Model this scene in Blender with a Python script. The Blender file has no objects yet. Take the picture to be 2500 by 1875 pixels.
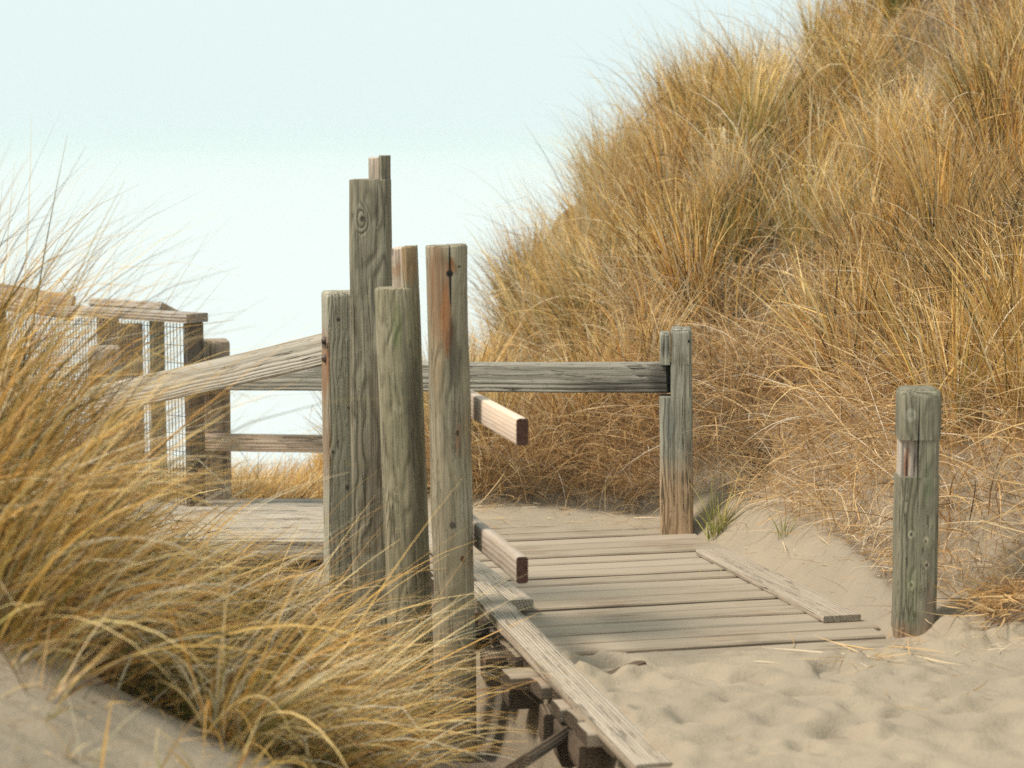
import bpy, bmesh, math, random
import numpy as np
from mathutils import Vector, Matrix, noise as mnoise

random.seed(7)
rng = np.random.default_rng(11)
R = math.radians
sc = bpy.context.scene
col = sc.collection

# ------------------------------------------------------------------ camera
F = 5500.0            # focal length in pixels of the 2500 px wide photograph
EYE = 1.75
TANP = (937.5 - 350.0) / F
PITCH = math.atan(TANP)
cam_d = bpy.data.cameras.new("camera")
cam = bpy.data.objects.new("camera", cam_d)
col.objects.link(cam)
cam.location = (0, 0, EYE)
cam.rotation_euler = (math.pi / 2 - PITCH, 0, 0)
cam_d.sensor_width = 36
cam_d.lens = 36 * F / 2500
cam_d.clip_start = 0.1
cam_d.clip_end = 20000
cam_d.dof.use_dof = True
cam_d.dof.focus_distance = 9.3
cam_d.dof.aperture_fstop = 2.7
sc.camera = cam


def at(px, py, Y):
    """World point seen at photo pixel (px, py) at distance Y in front of the camera."""
    xc, yc = (px - 1250) / F, (937.5 - py) / F
    d = Vector((xc, math.cos(PITCH) + yc * math.sin(PITCH), -math.sin(PITCH) + yc * math.cos(PITCH)))
    return Vector((0, 0, EYE)) + d * (Y / d.y)


# ------------------------------------------------------------------ helpers
def tag(o, label=None, cat=None, group=None, kind=None):
    if label: o["label"] = label
    if cat: o["category"] = cat
    if group: o["group"] = group
    if kind: o["kind"] = kind
    return o


def empty(name, loc, label, cat, group=None):
    o = bpy.data.objects.new(name, None)
    o.empty_display_size = 0.1
    o.location = loc
    col.objects.link(o)
    return tag(o, label, cat, group)


def link(name, me, mats, parent=None, loc=(0, 0, 0), rot=None):
    o = bpy.data.objects.new(name, me)
    for m in (mats if isinstance(mats, (list, tuple)) else [mats]):
        me.materials.append(m)
    col.objects.link(o)
    if rot is not None:
        o.rotation_mode = 'QUATERNION'
        o.rotation_quaternion = rot
    if parent:
        o.parent = parent
        o.location = Vector(loc) - parent.location
    else:
        o.location = loc
    return o


def ss(e0, e1, x):
    t = np.clip((x - e0) / (e1 - e0), 0, 1)
    return t * t * (3 - 2 * t)


def _hash(ix, iy, seed):
    n = (ix.astype(np.int64) * 374761393 + iy.astype(np.int64) * 668265263 + seed * 1442695041) & 0xffffffff
    n = ((n ^ (n >> 13)) * 1274126177) & 0xffffffff
    n = n ^ (n >> 16)
    return (n & 0xffff) / 65535.0


def vnoise(x, y, seed=0):
    ix, iy = np.floor(x), np.floor(y)
    fx, fy = x - ix, y - iy
    fx, fy = fx * fx * (3 - 2 * fx), fy * fy * (3 - 2 * fy)
    a, b = _hash(ix, iy, seed), _hash(ix + 1, iy, seed)
    c, d = _hash(ix, iy + 1, seed), _hash(ix + 1, iy + 1, seed)
    return (a * (1 - fx) + b * fx) * (1 - fy) + (c * (1 - fx) + d * fx) * fy


def fbm(x, y, seed=0, octv=4):
    s, amp, tot = 0, 1, 0
    for k in range(octv):
        s = s + amp * vnoise(x * 2 ** k, y * 2 ** k, seed + k * 17)
        tot += amp
        amp *= .5
    return s / tot - .5


# ------------------------------------------------------------------ boardwalk frame
P0 = np.array([.14, 7.13])
U = np.array([-.238, .971])      # along the boardwalk, away from the camera
V = np.array([.971, .238])       # along the planks, to the right


def ab(x, y):
    dx, dy = x - P0[0], y - P0[1]
    return dx * U[0] + dy * U[1], dx * V[0] + dy * V[1]


def bw(a, b, z):
    return Vector((P0[0] + a * U[0] + b * V[0], P0[1] + a * U[1] + b * V[1], z))


# ------------------------------------------------------------------ terrain height
TOE = np.array([(-3.2, 13.6), (-1.2, 12.3), (-.6, 11.3), (-.19, 10.75), (.29, 10.8), (.67, 10.55), (1.0, 10.3), (1.2, 9.6),
                (1.38, 8.95), (1.6, 8.4), (1.9, 7.95), (2.5, 7.0), (4.5, 4.5), (9, 1)])


def toe_dist(x, y):
    x, y = np.asarray(x, float), np.asarray(y, float)
    best = np.full(np.broadcast(x, y).shape, 1e9)
    for (x0, y0), (x1, y1) in zip(TOE[:-1], TOE[1:]):
        dx, dy = x1 - x0, y1 - y0
        t = np.clip(((x - x0) * dx + (y - y0) * dy) / (dx * dx + dy * dy), 0, 1)
        best = np.minimum(best, np.hypot(x - x0 - t * dx, y - y0 - t * dy))
    sgn = np.where(y > np.interp(x, TOE[:, 0], TOE[:, 1]), 1, -1)
    return best * sgn


def hummock(x, y):
    return fbm(x * 1.5 + 3, y * 1.25, 9, 2)


def dune(x, y):
    s = toe_dist(x, y) + .12 * fbm(x * 2.2, y * 2.2, 5)
    sp = np.maximum(s, 0)
    g = .30 * ss(0, .42, sp) + .60 * np.minimum(sp, 3.8) - .25 * np.maximum(sp - 4.2, 0)
    m = np.interp(x, [-1.0, -.6, -.25, .127, .53, .79, 1.13, 1.42, 1.8, 2.14, 2.6, 6], [0.0, .03, .15, .32, .49, .60, .76, .76, .74, .85, 1.0, 1.12])
    hump = .56 * hummock(x, y) * ss(.3, 1.2, sp)
    return np.maximum(g, -.5) * m + hump * np.clip(m * 1.3, 0, 1), s


def bank(x, y):
    A = np.interp(y, [2, 4.4, 5.2, 6.0, 7.2, 8.2, 9.3], [.36, .5, .68, .96, 1.2, .9, 0])
    return (A + .26 * ss(-1.25, -1.9, x) * ss(5.2, 6.2, y) * (1 - ss(7.6, 9.2, y))) / (1 + np.exp((x + 1.1 + .12 * fbm(x * 1.4, y * 1.4, 31, 3)) / .33))


DIMPLES = [(rng.uniform(-.1, 3.2), rng.uniform(4.6, 8.3), rng.uniform(.04, .10), rng.uniform(.010, .032)) for _ in range(300)]
DIMPLES += [(rng.uniform(-.1, 3.0), rng.uniform(4.8, 8.6), rng.uniform(.022, .045), rng.uniform(.006, .018)) for _ in range(700)]


DIMPLES += [(.275, 7.33, .075, .07), (.36, 7.36, .06, .05)]


def height(x, y):
    x, y = np.asarray(x, float), np.asarray(y, float)
    a, b = ab(x, y)
    d, s = dune(x, y)
    und = .035 * fbm(x * 1.6, y * 1.6, 1) + .022 * fbm(x * 5.5, y * 7.5, 2, 3) + .012 * fbm(x * 12, y * 14, 3, 3)
    out = .012 + und * (1 - .5 * ss(2, 4, a))
    # footprints and dimples in the loose sand in front of the boards
    near = (x > -.8) & (x < 4) & (y > 4) & (y < 9)
    dm = np.zeros_like(x)
    if near.any():
        xs, ys = x[near], y[near]
        acc = np.zeros_like(xs)
        for (cx, cy, r, dp) in DIMPLES:
            q = ((xs - cx) ** 2 + ((ys - cy) * 1.0) ** 2) / (r * r)
            acc -= dp * np.exp(-q) - .45 * dp * np.exp(-(np.sqrt(q) - 1.5) ** 2 * 3)
        dm[near] = acc
    out = out + np.clip(dm, -.085, .03)
    # trough beside the raised left edge of the boardwalk
    pit = -.50 * ss(-1.5, .1, a) * (1 - ss(-.03, .10, b)) * (1 - .72 * ss(1.7, 2.7, a))
    out = out + pit + bank(x, y)
    # sand lying over and between the planks
    edge = .47 + .60 * fbm(b * 2.0, a * 1.0, 41) - .12 * b
    deck = -.036 + .056 * fbm(x * 3.2, y * 4.5, 21) + .006 * fbm(x * 18, y * 20, 22, 2) + (.052 + .6 * und + dm) * (1 - ss(edge - .28, edge + .18, a))
    deck += .03 * ss(2.55, 3.0, a)
    # low behind the right edge board
    m = ss(.10, .18, b) * (1 - ss(1.36, 1.55, b)) * ss(-1.2, -.9, a) * (1 - ss(2.9, 3.2, a))
    z = out * (1 - m) + deck * m
    # sand rising to the toe of the dune
    z = z + .16 * (1 - .6 * ss(1.3, 1.5, x) * (1 - ss(0, .3, s))) * ss(-.5, 0, s) * ss(1.25, 1.6, b) * (1 - ss(0, .3, s)) + .16 * ss(0, .3, s) * ss(1.25, 1.6, b)
    z = z + d * (s > -.2)
    # land falling away to the beach behind the fences
    left = 1 - ss(-1.0, -.1, x - .12 * (y - 12))
    fall = -.13 * ss(9.5, 10.4, y) * (1 - ss(-1.0, -.5, x)) - .42 * np.maximum(y - 12.5, 0)
    fall = np.maximum(fall, -7.5)
    z = z + fall * left
    z = z - np.maximum(y - 19, 0) * .4 * (1 - left)
    z = np.maximum(z, -7.5 + .3 * fbm(x * .05, y * .05, 51))
    return z


def gz(x, y):
    return float(height(np.array([x]), np.array([y]))[0])


# ------------------------------------------------------------------ materials
def new_mat(name):
    m = bpy.data.materials.new(name)
    m.use_nodes = True
    nt = m.node_tree
    for n in list(nt.nodes):
        nt.nodes.remove(n)
    return m, nt


class NT:
    def __init__(s, name):
        s.m, s.t = new_mat(name)
        s.out = s.n('ShaderNodeOutputMaterial')

    def n(s, typ, **kw):
        nd = s.t.nodes.new(typ)
        for k, v in kw.items():
            setattr(nd, k, v)
        return nd

    def l(s, a, b):
        s.t.links.new(a, b)

    def put(s, sock, v):
        if hasattr(v, 'is_output') or isinstance(v, bpy.types.NodeSocket):
            s.l(v, sock)
        else:
            sock.default_value = v

    def math(s, op, a, b=0.0, c=None, clamp=False):
        nd = s.n('ShaderNodeMath', operation=op, use_clamp=clamp)
        s.put(nd.inputs[0], a)
        s.put(nd.inputs[1], b)
        if c is not None: s.put(nd.inputs[2], c)
        return nd.outputs[0]

    def vmath(s, op, a, b):
        nd = s.n('ShaderNodeVectorMath', operation=op)
        s.put(nd.inputs[0], a)
        s.put(nd.inputs[1], b)
        return nd.outputs['Value'] if op in ('LENGTH', 'DOT_PRODUCT', 'DISTANCE') else nd.outputs[0]

    def mix(s, f, a, b, mode='MIX'):
        nd = s.n('ShaderNodeMix', data_type='RGBA', blend_type=mode)
        nd.clamp_factor = True
        s.put(nd.inputs[0], f)
        for sock, v in ((nd.inputs[6], a), (nd.inputs[7], b)):
            s.put(sock, (*v, 1) if isinstance(v, tuple) and len(v) == 3 else v)
        return nd.outputs[2]

    def noise(s, vec, scale, detail=3, rough=.55, dist=0.0):
        nd = s.n('ShaderNodeTexNoise')
        s.l(vec, nd.inputs['Vector'])
        nd.inputs['Scale'].default_value = scale
        nd.inputs['Detail'].default_value = detail
        nd.inputs['Roughness'].default_value = rough
        nd.inputs['Distortion'].default_value = dist
        return nd.outputs['Fac'], nd.outputs['Color']

    def mapr(s, v, a, b, c=0.0, d=1.0, smooth=True):
        nd = s.n('ShaderNodeMapRange', interpolation_type='SMOOTHSTEP' if smooth else 'LINEAR')
        s.put(nd.inputs[0], v)
        for i, q in enumerate((a, b, c, d)):
            nd.inputs[i + 1].default_value = q
        return nd.outputs[0]

    def mapping(s, vec, scale=(1, 1, 1), loc=(0, 0, 0)):
        nd = s.n('ShaderNodeMapping')
        s.l(vec, nd.inputs[0])
        nd.inputs['Scale'].default_value = scale
        nd.inputs['Location'].default_value = loc
        return nd.outputs[0]

    def ramp(s, v, stops, mode='LINEAR'):
        nd = s.n('ShaderNodeValToRGB')
        s.put(nd.inputs[0], v)
        cr = nd.color_ramp
        cr.interpolation = mode
        while len(cr.elements) < len(stops):
            cr.elements.new(0.5)
        for e, (p, c) in zip(cr.elements, stops):
            e.position = p
            e.color = (*c, 1)
        return nd.outputs[0]

    def bump(s, h, strength=.5, dist=.01):
        nd = s.n('ShaderNodeBump')
        nd.inputs['Strength'].default_value = strength
        nd.inputs['Distance'].default_value = dist
        s.l(h, nd.inputs['Height'])
        return nd.outputs[0]

    def principled(s, colour, rough=.8, normal=None, spec=.3):
        p = s.n('ShaderNodeBsdfPrincipled')
        s.put(p.inputs['Base Color'], (*colour, 1) if isinstance(colour, tuple) else colour)
        s.put(p.inputs['Roughness'], rough)
        p.inputs['Specular IOR Level'].default_value = spec
        if normal is not None: s.l(normal, p.inputs['Normal'])
        s.l(p.outputs[0], s.out.inputs[0])
        return p


def wood(name, light, dark, patch, axis='Z', seed=0, pith=(.05, .12), ring=.011, patch_amt=.5, spots=(), crack=.5, grain=.55,
         lower=None, blotch=None, rough=.85, knots=(), speck=.35, bumpy=.9, streaky=.75, wobble=.045):
    """Weathered timber: growth rings round an off-centre pith, streaks, checks, stains of their own shape.
    spots: (x, y, z, rx, ry, rz, colour, strength) in the piece's own coordinates."""
    s = NT(name)
    tc = s.n('ShaderNodeTexCoord').outputs['Object']
    if axis == 'X':                                    # bring the long axis to Z
        sp = s.n('ShaderNodeSeparateXYZ'); s.l(tc, sp.inputs[0])
        cb = s.n('ShaderNodeCombineXYZ')
        s.l(sp.outputs[2], cb.inputs[0]); s.l(sp.outputs[1], cb.inputs[1]); s.l(sp.outputs[0], cb.inputs[2])
        g = cb.outputs[0]
    else:
        g = tc
    gs = s.mapping(g, (1, 1, 1), (seed * 3.7, seed * 1.3, seed * 5.1))
    _, wob = s.noise(s.mapping(gs, (4, 4, 1.6)), 1.0, 3, .5)
    wv = s.vmath('MULTIPLY', s.vmath('SUBTRACT', wob, (.5, .5, .5)), (wobble, wobble, 0) if axis == 'Z' else (.016, .016, 0))
    sp2 = s.n('ShaderNodeSeparateXYZ'); s.l(s.vmath('ADD', g, wv), sp2.inputs[0])
    dx = s.math('SUBTRACT', sp2.outputs[0], pith[0]); dy = s.math('SUBTRACT', sp2.outputs[1], pith[1])
    rr = s.math('SQRT', s.math('ADD', s.math('MULTIPLY', dx, dx), s.math('MULTIPLY', dy, dy)))
    for (kx, kz, kr) in knots:
        q = s.vmath('MULTIPLY', s.vmath('SUBTRACT', g, (kx, -.07, kz)), (1 / (kr * 3.2), 1 / .2, 1 / (kr * 7)))
        rr = s.math('ADD', rr, s.math('MULTIPLY', s.mapr(s.vmath('LENGTH', q, (0, 0, 0)), 0, 1, 1, 0), kr * 1.8))
    rings = s.math('MULTIPLY_ADD', s.math('SINE', s.math('MULTIPLY', rr, 6.283 / ring)), .5, .5)
    rings = s.math('POWER', rings, 1.6)
    streak, _ = s.noise(s.mapping(gs, (70, 70, 2.2)), 1.0, 4, .6)
    fine, _ = s.noise(s.mapping(gs, (260, 260, 7)), 1.0, 2, .5)
    big, _ = s.noise(s.mapping(gs, (7, 7, 2.4)), 1.0, 4, .6, .5)
    big2, _ = s.noise(s.mapping(gs, (11, 11, 4), (9, 4, 2)), 1.0, 5, .65, .8)
    f = s.math('ADD', s.math('MULTIPLY', rings, grain * .6), s.math('MULTIPLY', s.mapr(streak, .3, .72), grain * streaky))
    c = s.mix(f, light, dark)
    c = s.mix(s.math('MULTIPLY', s.mapr(big, .42, .68), patch_amt), c, patch)
    if blotch:
        c = s.mix(s.math('MULTIPLY', s.mapr(big2, .52, .66), blotch[1]), c, blotch[0])
    c = s.mix(.55, c, s.mix(fine, c, tuple(k * .55 for k in dark)), 'MIX')
    sk, _ = s.noise(s.mapping(gs, (75, 75, 26), (5, 1, 7)), 1.0, 4, .7)
    c = s.mix(s.math('MULTIPLY', s.math('MULTIPLY', s.mapr(sk, .50, .66), s.mapr(big2, .35, .6)), speck), c, tuple(k * .5 for k in dark))
    _, sw = s.noise(s.mapping(gs, (60, 60, 7) if axis == 'Z' else (60, 60, 7)), 1.0, 5, .65)
    tw = s.vmath('ADD', tc, s.vmath('MULTIPLY', s.vmath('SUBTRACT', sw, (.5, .5, .5)), (.05, .05, .12) if axis == 'Z' else (.12, .05, .05)))
    for (x, y, z, rx, ry, rz, cc, amt) in spots:
        hard = max(rx, rz) < .03 or rx < .008
        q = s.vmath('SUBTRACT', tc if hard else tw, (x, y, z))
        q = s.vmath('MULTIPLY', q, (1 / rx, 1 / ry, 1 / rz))
        ln = s.vmath('LENGTH', q, (0, 0, 0))
        k = s.math('MULTIPLY', s.mapr(ln, .55 if not hard else .7, 1.15, 1, 0), amt)
        if not hard: k = s.math('MULTIPLY', k, s.mapr(streak, .25, .6, 1, .55))
        c = s.mix(k, c, cc)
    if lower:                                          # wood scoured by sand near the ground: (z0, z1, colour, amount)
        spz = s.n('ShaderNodeSeparateXYZ'); s.l(tw, spz.inputs[0])
        c = s.mix(s.math('MULTIPLY', s.mapr(spz.outputs[2], lower[0], lower[1], 1, 0), lower[3]), c, lower[2])
    ck, _ = s.noise(s.mapping(gs, (45, 45, 1.1), (3, 3, 3)), 1.0, 2, .5)
    ckm = s.math('MULTIPLY', s.mapr(s.math('ABSOLUTE', s.math('SUBTRACT', ck, .5)), .004, .024, 1, 0), s.mapr(big2, .45, .6))
    c = s.mix(s.math('MULTIPLY', ckm, crack), c, (.03, .025, .02))
    hgt = s.math('SUBTRACT', s.math('ADD', s.math('MULTIPLY', streak, .7), s.math('MULTIPLY', rings, -.35)), s.math('MULTIPLY', ckm, .8))
    s.principled(c, rough, s.bump(hgt, bumpy, .010), .25)
    return s.m


GREY, GREY_D = (.36, .335, .265), (.19, .17, .125)
OLIVE, OLIVE_D = (.30, .285, .195), (.15, .14, .09)
TAN, TAN_D = (.42, .31, .21), (.22, .15, .09)
RUST = (.30, .105, .03)
BLACK = (.012, .011, .010)

# ------------------------------------------------------------------ timber shapes
def rsq(w, d, r, n=5):
    """Rounded rectangle, counter-clockwise."""
    pts = []
    for cx, cy, a0 in ((w / 2 - r, d / 2 - r, 0), (-w / 2 + r, d / 2 - r, 90), (-w / 2 + r, -d / 2 + r, 180), (w / 2 - r, -d / 2 + r, 270)):
        for k in range(n):
            t = R(a0 + 90 * k / (n - 1))
            pts.append((cx + r * math.cos(t), cy + r * math.sin(t)))
    return pts


def resample(poly, step):
    out = []
    for i, p in enumerate(poly):
        q = poly[(i + 1) % len(poly)]
        L = math.dist(p, q)
        k = max(1, int(round(L / step)))
        for j in range(k):
            out.append((p[0] + (q[0] - p[0]) * j / k, p[1] + (q[1] - p[1]) * j / k))
    return out


def sweep(bm, poly, z0, z1, seg=.04, amp=.003, seed=0.0, chamfer=0.0, ch_h=None, bottom=True, mi=0, mi_top=None, mi_bot=None, taper=0.0, skew=0.0, rough_top=0.0, fs=9.0):
    """Extrude an outline along Z with a little surface wander; chamfer draws the top in."""
    poly = resample(poly, .03)
    n = max(2, int((z1 - z0) / seg))
    ch_h = ch_h if ch_h is not None else chamfer
    zs = [z0 + (z1 - ch_h - z0) * i / n for i in range(n + 1)]
    steps = [(z, 1.0, 0.0) for z in zs]
    if chamfer:
        for k in range(1, 4):
            t = k / 3
            steps.append((z1 - ch_h + ch_h * math.sin(t * math.pi / 2), 1.0, chamfer * (1 - math.cos(t * math.pi / 2))))
    cx = sum(p[0] for p in poly) / len(poly); cy = sum(p[1] for p in poly) / len(poly)
    rings = []
    top = steps[-1][0]
    for (z, _, ins) in steps:
        ring = []
        for (x, y) in poly:
            dx, dy = x - cx, y - cy
            L = math.hypot(dx, dy) or 1
            k = (L - ins) / L * (1 - taper * (z - z0))
            nz = mnoise.noise(Vector((x * fs * 1.6 + seed, y * fs * 1.6, z * fs * .35))) * amp + mnoise.noise(Vector((x * 40 + seed, y * 40, z * 5))) * amp * .35
            k += nz / L
            zz = z
            if z >= top - 1e-6:
                zz += skew * dx + rough_top * mnoise.noise(Vector((x * 55 + seed, y * 55, 3.1)))
            ring.append(bm.verts.new((cx + dx * k, cy + dy * k, zz)))
        rings.append(ring)
    for r0, r1 in zip(rings[:-1], rings[1:]):
        for i in range(len(r0)):
            j = (i + 1) % len(r0)
            f = bm.faces.new((r0[i], r0[j], r1[j], r1[i]))
            f.material_index = mi
            f.smooth = True
    f = bm.faces.new(rings[-1]); f.material_index = mi if mi_top is None else mi_top
    if bottom:
        f = bm.faces.new(rings[0][::-1]); f.material_index = mi if mi_bot is None else mi_bot


def finish(bm, name, auto=35):
    me = bpy.data.meshes.new(name)
    bmesh.ops.recalc_face_normals(bm, faces=bm.faces[:])
    bm.to_mesh(me); bm.free()
    try:
        me.set_sharp_from_angle(angle=R(auto))
    except Exception:
        pass
    return me


def rot_to(yaw=0, lean_x=0, lean_y=0):
    """yaw about Z, then lean: lean_x > 0 tips the top to the right, lean_y > 0 tips it away."""
    return (Matrix.Rotation(R(lean_x), 3, 'Y') @ Matrix.Rotation(-R(lean_y), 3, 'X') @ Matrix.Rotation(R(yaw), 3, 'Z')).to_quaternion()


def beam(name, p0, p1, h, t, mats, parent=None, roll=0, r=.006, amp=.0015, seed=0.0, ends=0, sag=0):
    """A straight timber from p0 to p1; local X along it, Z its height, Y its thickness."""
    p0, p1 = Vector(p0), Vector(p1)
    L = (p1 - p0).length
    bm = bmesh.new()
    sweep(bm, rsq(h, t, r, 3), 0, L, seg=.06, amp=amp, seed=seed, mi_top=ends, mi_bot=ends, chamfer=.003, fs=5)
    # local: sweep x = height, y = thickness, z = length  ->  X = length, Z = height
    for v in bm.verts:
        x, y, z = v.co
        v.co = (z, y, x + sag * 4 * z * (L - z) / L ** 2)
    me = finish(bm, name)
    X = (p1 - p0).normalized()
    Yv = Vector((0, 0, 1)).cross(X).normalized()
    Zv = X.cross(Yv)
    M = Matrix((X, Yv, Zv)).transposed() @ Matrix.Rotation(R(roll), 3, 'X')
    return link(name, me, mats, parent, p0, M.to_quaternion())


def bolt_mesh(r=.014):
    bm = bmesh.new()
    prof = [(0, .016), (.55, .0145), (.9, .009), (1.0, .003), (1.0, 0)]
    n = 14
    rings = []
    for (k, z) in prof[1:]:
        rings.append([bm.verts.new((r * k * math.cos(2 * math.pi * i / n), -z, r * k * math.sin(2 * math.pi * i / n))) for i in range(n)])
    top = bm.verts.new((0, -prof[0][1], 0))
    for i in range(n):
        bm.faces.new((top, rings[0][i], rings[0][(i + 1) % n]))
    for a, b in zip(rings[:-1], rings[1:]):
        for i in range(n):
            bm.faces.new((a[i], b[i], b[(i + 1) % n], a[(i + 1) % n]))
    return finish(bm, "bolt")


# ------------------------------------------------------------------ sand, sea
def sand_material():
    s = NT("sand")
    pos = s.n('ShaderNodeNewGeometry').outputs['Position']
    litter = s.n('ShaderNodeAttribute', attribute_name='litter').outputs['Fac']
    n1, _ = s.noise(pos, 1.7, 4, .6)
    n2, _ = s.noise(pos, 14, 5, .65)
    n3, _ = s.noise(pos, 420, 2, .6)
    n4, _ = s.noise(pos, 60, 3, .6)
    c = s.mix(s.mapr(n1, .35, .7), (.335, .274, .197), (.28, .23, .172))
    c = s.mix(s.math('MULTIPLY', s.mapr(n2, .45, .75), .45), c, (.27, .225, .165))
    c = s.mix(s.math('MULTIPLY', s.mapr(n3, .35, .8), .45), c, (.17, .145, .115))
    c = s.mix(s.math('MULTIPLY', s.mapr(n4, .66, .74), .5), c, (.17, .13, .085))
    th = s.mix(s.mapr(n4, .35, .65), (.16, .105, .055), (.06, .042, .026))  # litter browns, darkened so the colour carries shade in gaps between tufts
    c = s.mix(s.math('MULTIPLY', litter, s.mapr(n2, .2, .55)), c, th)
    h = s.math('ADD', s.math('MULTIPLY', n2, .6), s.math('ADD', s.math('MULTIPLY', n4, .45), s.math('MULTIPLY', n3, .16)))
    s.principled(c, .95, s.bump(h, .55, .02), .15)
    return s.m


def axis_coords(lo, hi, f0, f1, step, grow=1.18):
    mid = list(np.arange(f0, f1, step))
    up, v, d = [], f1, step
    while v < hi:
        up.append(v); v += d; d *= grow
    up.append(hi)
    dn, v, d = [], f0 - step, step
    while v > lo:
        dn.append(v); v -= d; d *= grow
    dn.append(lo)
    return np.array(dn[::-1] + mid + up)


xs = axis_coords(-160, 160, -1.9, 2.7, .02, 1.12)
ys = axis_coords(-60, 120, 4.9, 11.4, .02, 1.04)
GX, GY = np.meshgrid(xs, ys)
GZ = height(GX.ravel(), GY.ravel())
nx, ny = len(xs), len(ys)


def grid_mesh(name, X, Y, Z, nx, ny):
    me = bpy.data.meshes.new(name)
    co = np.stack([X.ravel(), Y.ravel(), Z.ravel()], 1).astype(np.float32)
    i = np.arange((nx - 1) * (ny - 1))
    r, c = i // (nx - 1), i % (nx - 1)
    v0 = r * nx + c
    q = np.stack([v0, v0 + 1, v0 + nx + 1, v0 + nx], 1).astype(np.int32)
    me.vertices.add(len(co)); me.vertices.foreach_set('co', co.ravel())
    me.loops.add(q.size); me.loops.foreach_set('vertex_index', q.ravel())
    me.polygons.add(len(q))
    me.polygons.foreach_set('loop_start', np.arange(0, q.size, 4, dtype=np.int32))
    me.polygons.foreach_set('use_smooth', np.ones(len(q), dtype=bool))
    me.update(calc_edges=True)
    return me


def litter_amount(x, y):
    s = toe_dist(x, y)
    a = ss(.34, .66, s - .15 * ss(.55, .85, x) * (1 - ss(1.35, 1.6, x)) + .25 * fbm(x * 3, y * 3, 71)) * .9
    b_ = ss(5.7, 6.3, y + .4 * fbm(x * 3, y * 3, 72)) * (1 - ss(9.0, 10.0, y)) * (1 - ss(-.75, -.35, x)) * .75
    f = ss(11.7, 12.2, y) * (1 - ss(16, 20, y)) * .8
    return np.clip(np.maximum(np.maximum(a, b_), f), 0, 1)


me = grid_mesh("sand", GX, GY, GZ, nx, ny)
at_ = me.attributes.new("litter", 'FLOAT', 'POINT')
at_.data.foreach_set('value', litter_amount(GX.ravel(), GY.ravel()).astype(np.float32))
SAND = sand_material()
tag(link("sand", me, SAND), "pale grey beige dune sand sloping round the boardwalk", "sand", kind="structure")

s = NT("sea")
pos = s.n('ShaderNodeNewGeometry').outputs['Position']
w1, _ = s.noise(s.mapping(pos, (.02, .12, 1)), 1, 5, .6, .4)
w2, _ = s.noise(s.mapping(pos, (.3, .9, 1)), 1, 3, .6)
foam = s.mapr(w1, .40, .58)
s.principled(s.mix(foam, (.468, .512, .524), (.478, .522, .534)), .35, s.bump(w2, .25, .2), .5)
bm = bmesh.new()
for p in ((-2900, 46, -6.6), (2900, 46, -6.6), (2900, 4900, -6.6), (-2900, 4900, -6.6)):
    bm.verts.new(p)
bm.faces.new(bm.verts)
tag(link("sea", finish(bm, "sea"), s.m), "pale milky sea fading into the white sky", "sea", kind="structure")

# sea fog: one even volume round the whole place
s = NT("haze")
pv = s.n('ShaderNodeVolumePrincipled')
pv.inputs['Color'].default_value = (.645, .72, .73, 1)
pv.inputs['Density'].default_value = .0008
pv.inputs['Anisotropy'].default_value = 0
s.l(pv.outputs[0], s.out.inputs[1])
bm = bmesh.new()
bmesh.ops.create_cube(bm, size=1)
for v in bm.verts:
    v.co = (v.co.x * 6000, -100 + (v.co.y + .5) * 5100, -9 + (v.co.z + .5) * 14)
tag(link("haze", finish(bm, "haze"), s.m), "thin white sea fog", "haze", kind="stuff")

# ------------------------------------------------------------------ grass
def grass_material(name, stops, green=(.16, .19, .03), tip=(.74, .54, .23), transl=.25):
    s = NT(name)
    rnd = s.n('ShaderNodeAttribute', attribute_name='rnd').outputs['Fac']
    t = s.n('ShaderNodeAttribute', attribute_name='along').outputs['Fac']
    gr = s.n('ShaderNodeAttribute', attribute_name='green').outputs['Fac']
    c = s.ramp(rnd, stops)
    c = s.mix(s.math('MULTIPLY', gr, s.mapr(t, .15, .95, 1, .1)), c, green)
    c = s.mix(s.math('MULTIPLY', s.mapr(t, .6, 1), .35), c, tip)
    p = s.n('ShaderNodeBsdfPrincipled')
    s.l(c, p.inputs['Base Color']); p.inputs['Roughness'].default_value = .55
    p.inputs['Specular IOR Level'].default_value = .25
    tr = s.n('ShaderNodeBsdfTranslucent'); s.l(c, tr.inputs[0])
    mx = s.n('ShaderNodeMixShader'); mx.inputs[0].default_value = transl
    s.l(p.outputs[0], mx.inputs[1]); s.l(tr.outputs[0], mx.inputs[2])
    s.l(mx.outputs[0], s.out.inputs[0])
    return s.m


GOLD_STOPS = [(0, (.06, .036, .018)), (.18, (.27, .12, .035)), (.36, (.62, .305, .068)), (.58, (.82, .51, .145)), (.8, (.90, .69, .33)), (1, (.66, .60, .50))]
STRAW_STOPS = [(0, (.10, .06, .03)), (.3, (.34, .19, .075)), (.6, (.62, .40, .17)), (.85, (.72, .54, .30)), (1, (.66, .58, .46))]
GREEN_STOPS = [(0, (.24, .22, .05)), (.5, (.38, .34, .10)), (1, (.55, .44, .20))]
M_GOLD = grass_material("dry_grass", GOLD_STOPS)
M_STRAW = grass_material("straw", STRAW_STOPS, tip=(.66, .5, .3))
M_GREEN = grass_material("fresh_grass", GREEN_STOPS, green=(.20, .25, .04), tip=(.6, .52, .18))


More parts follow.
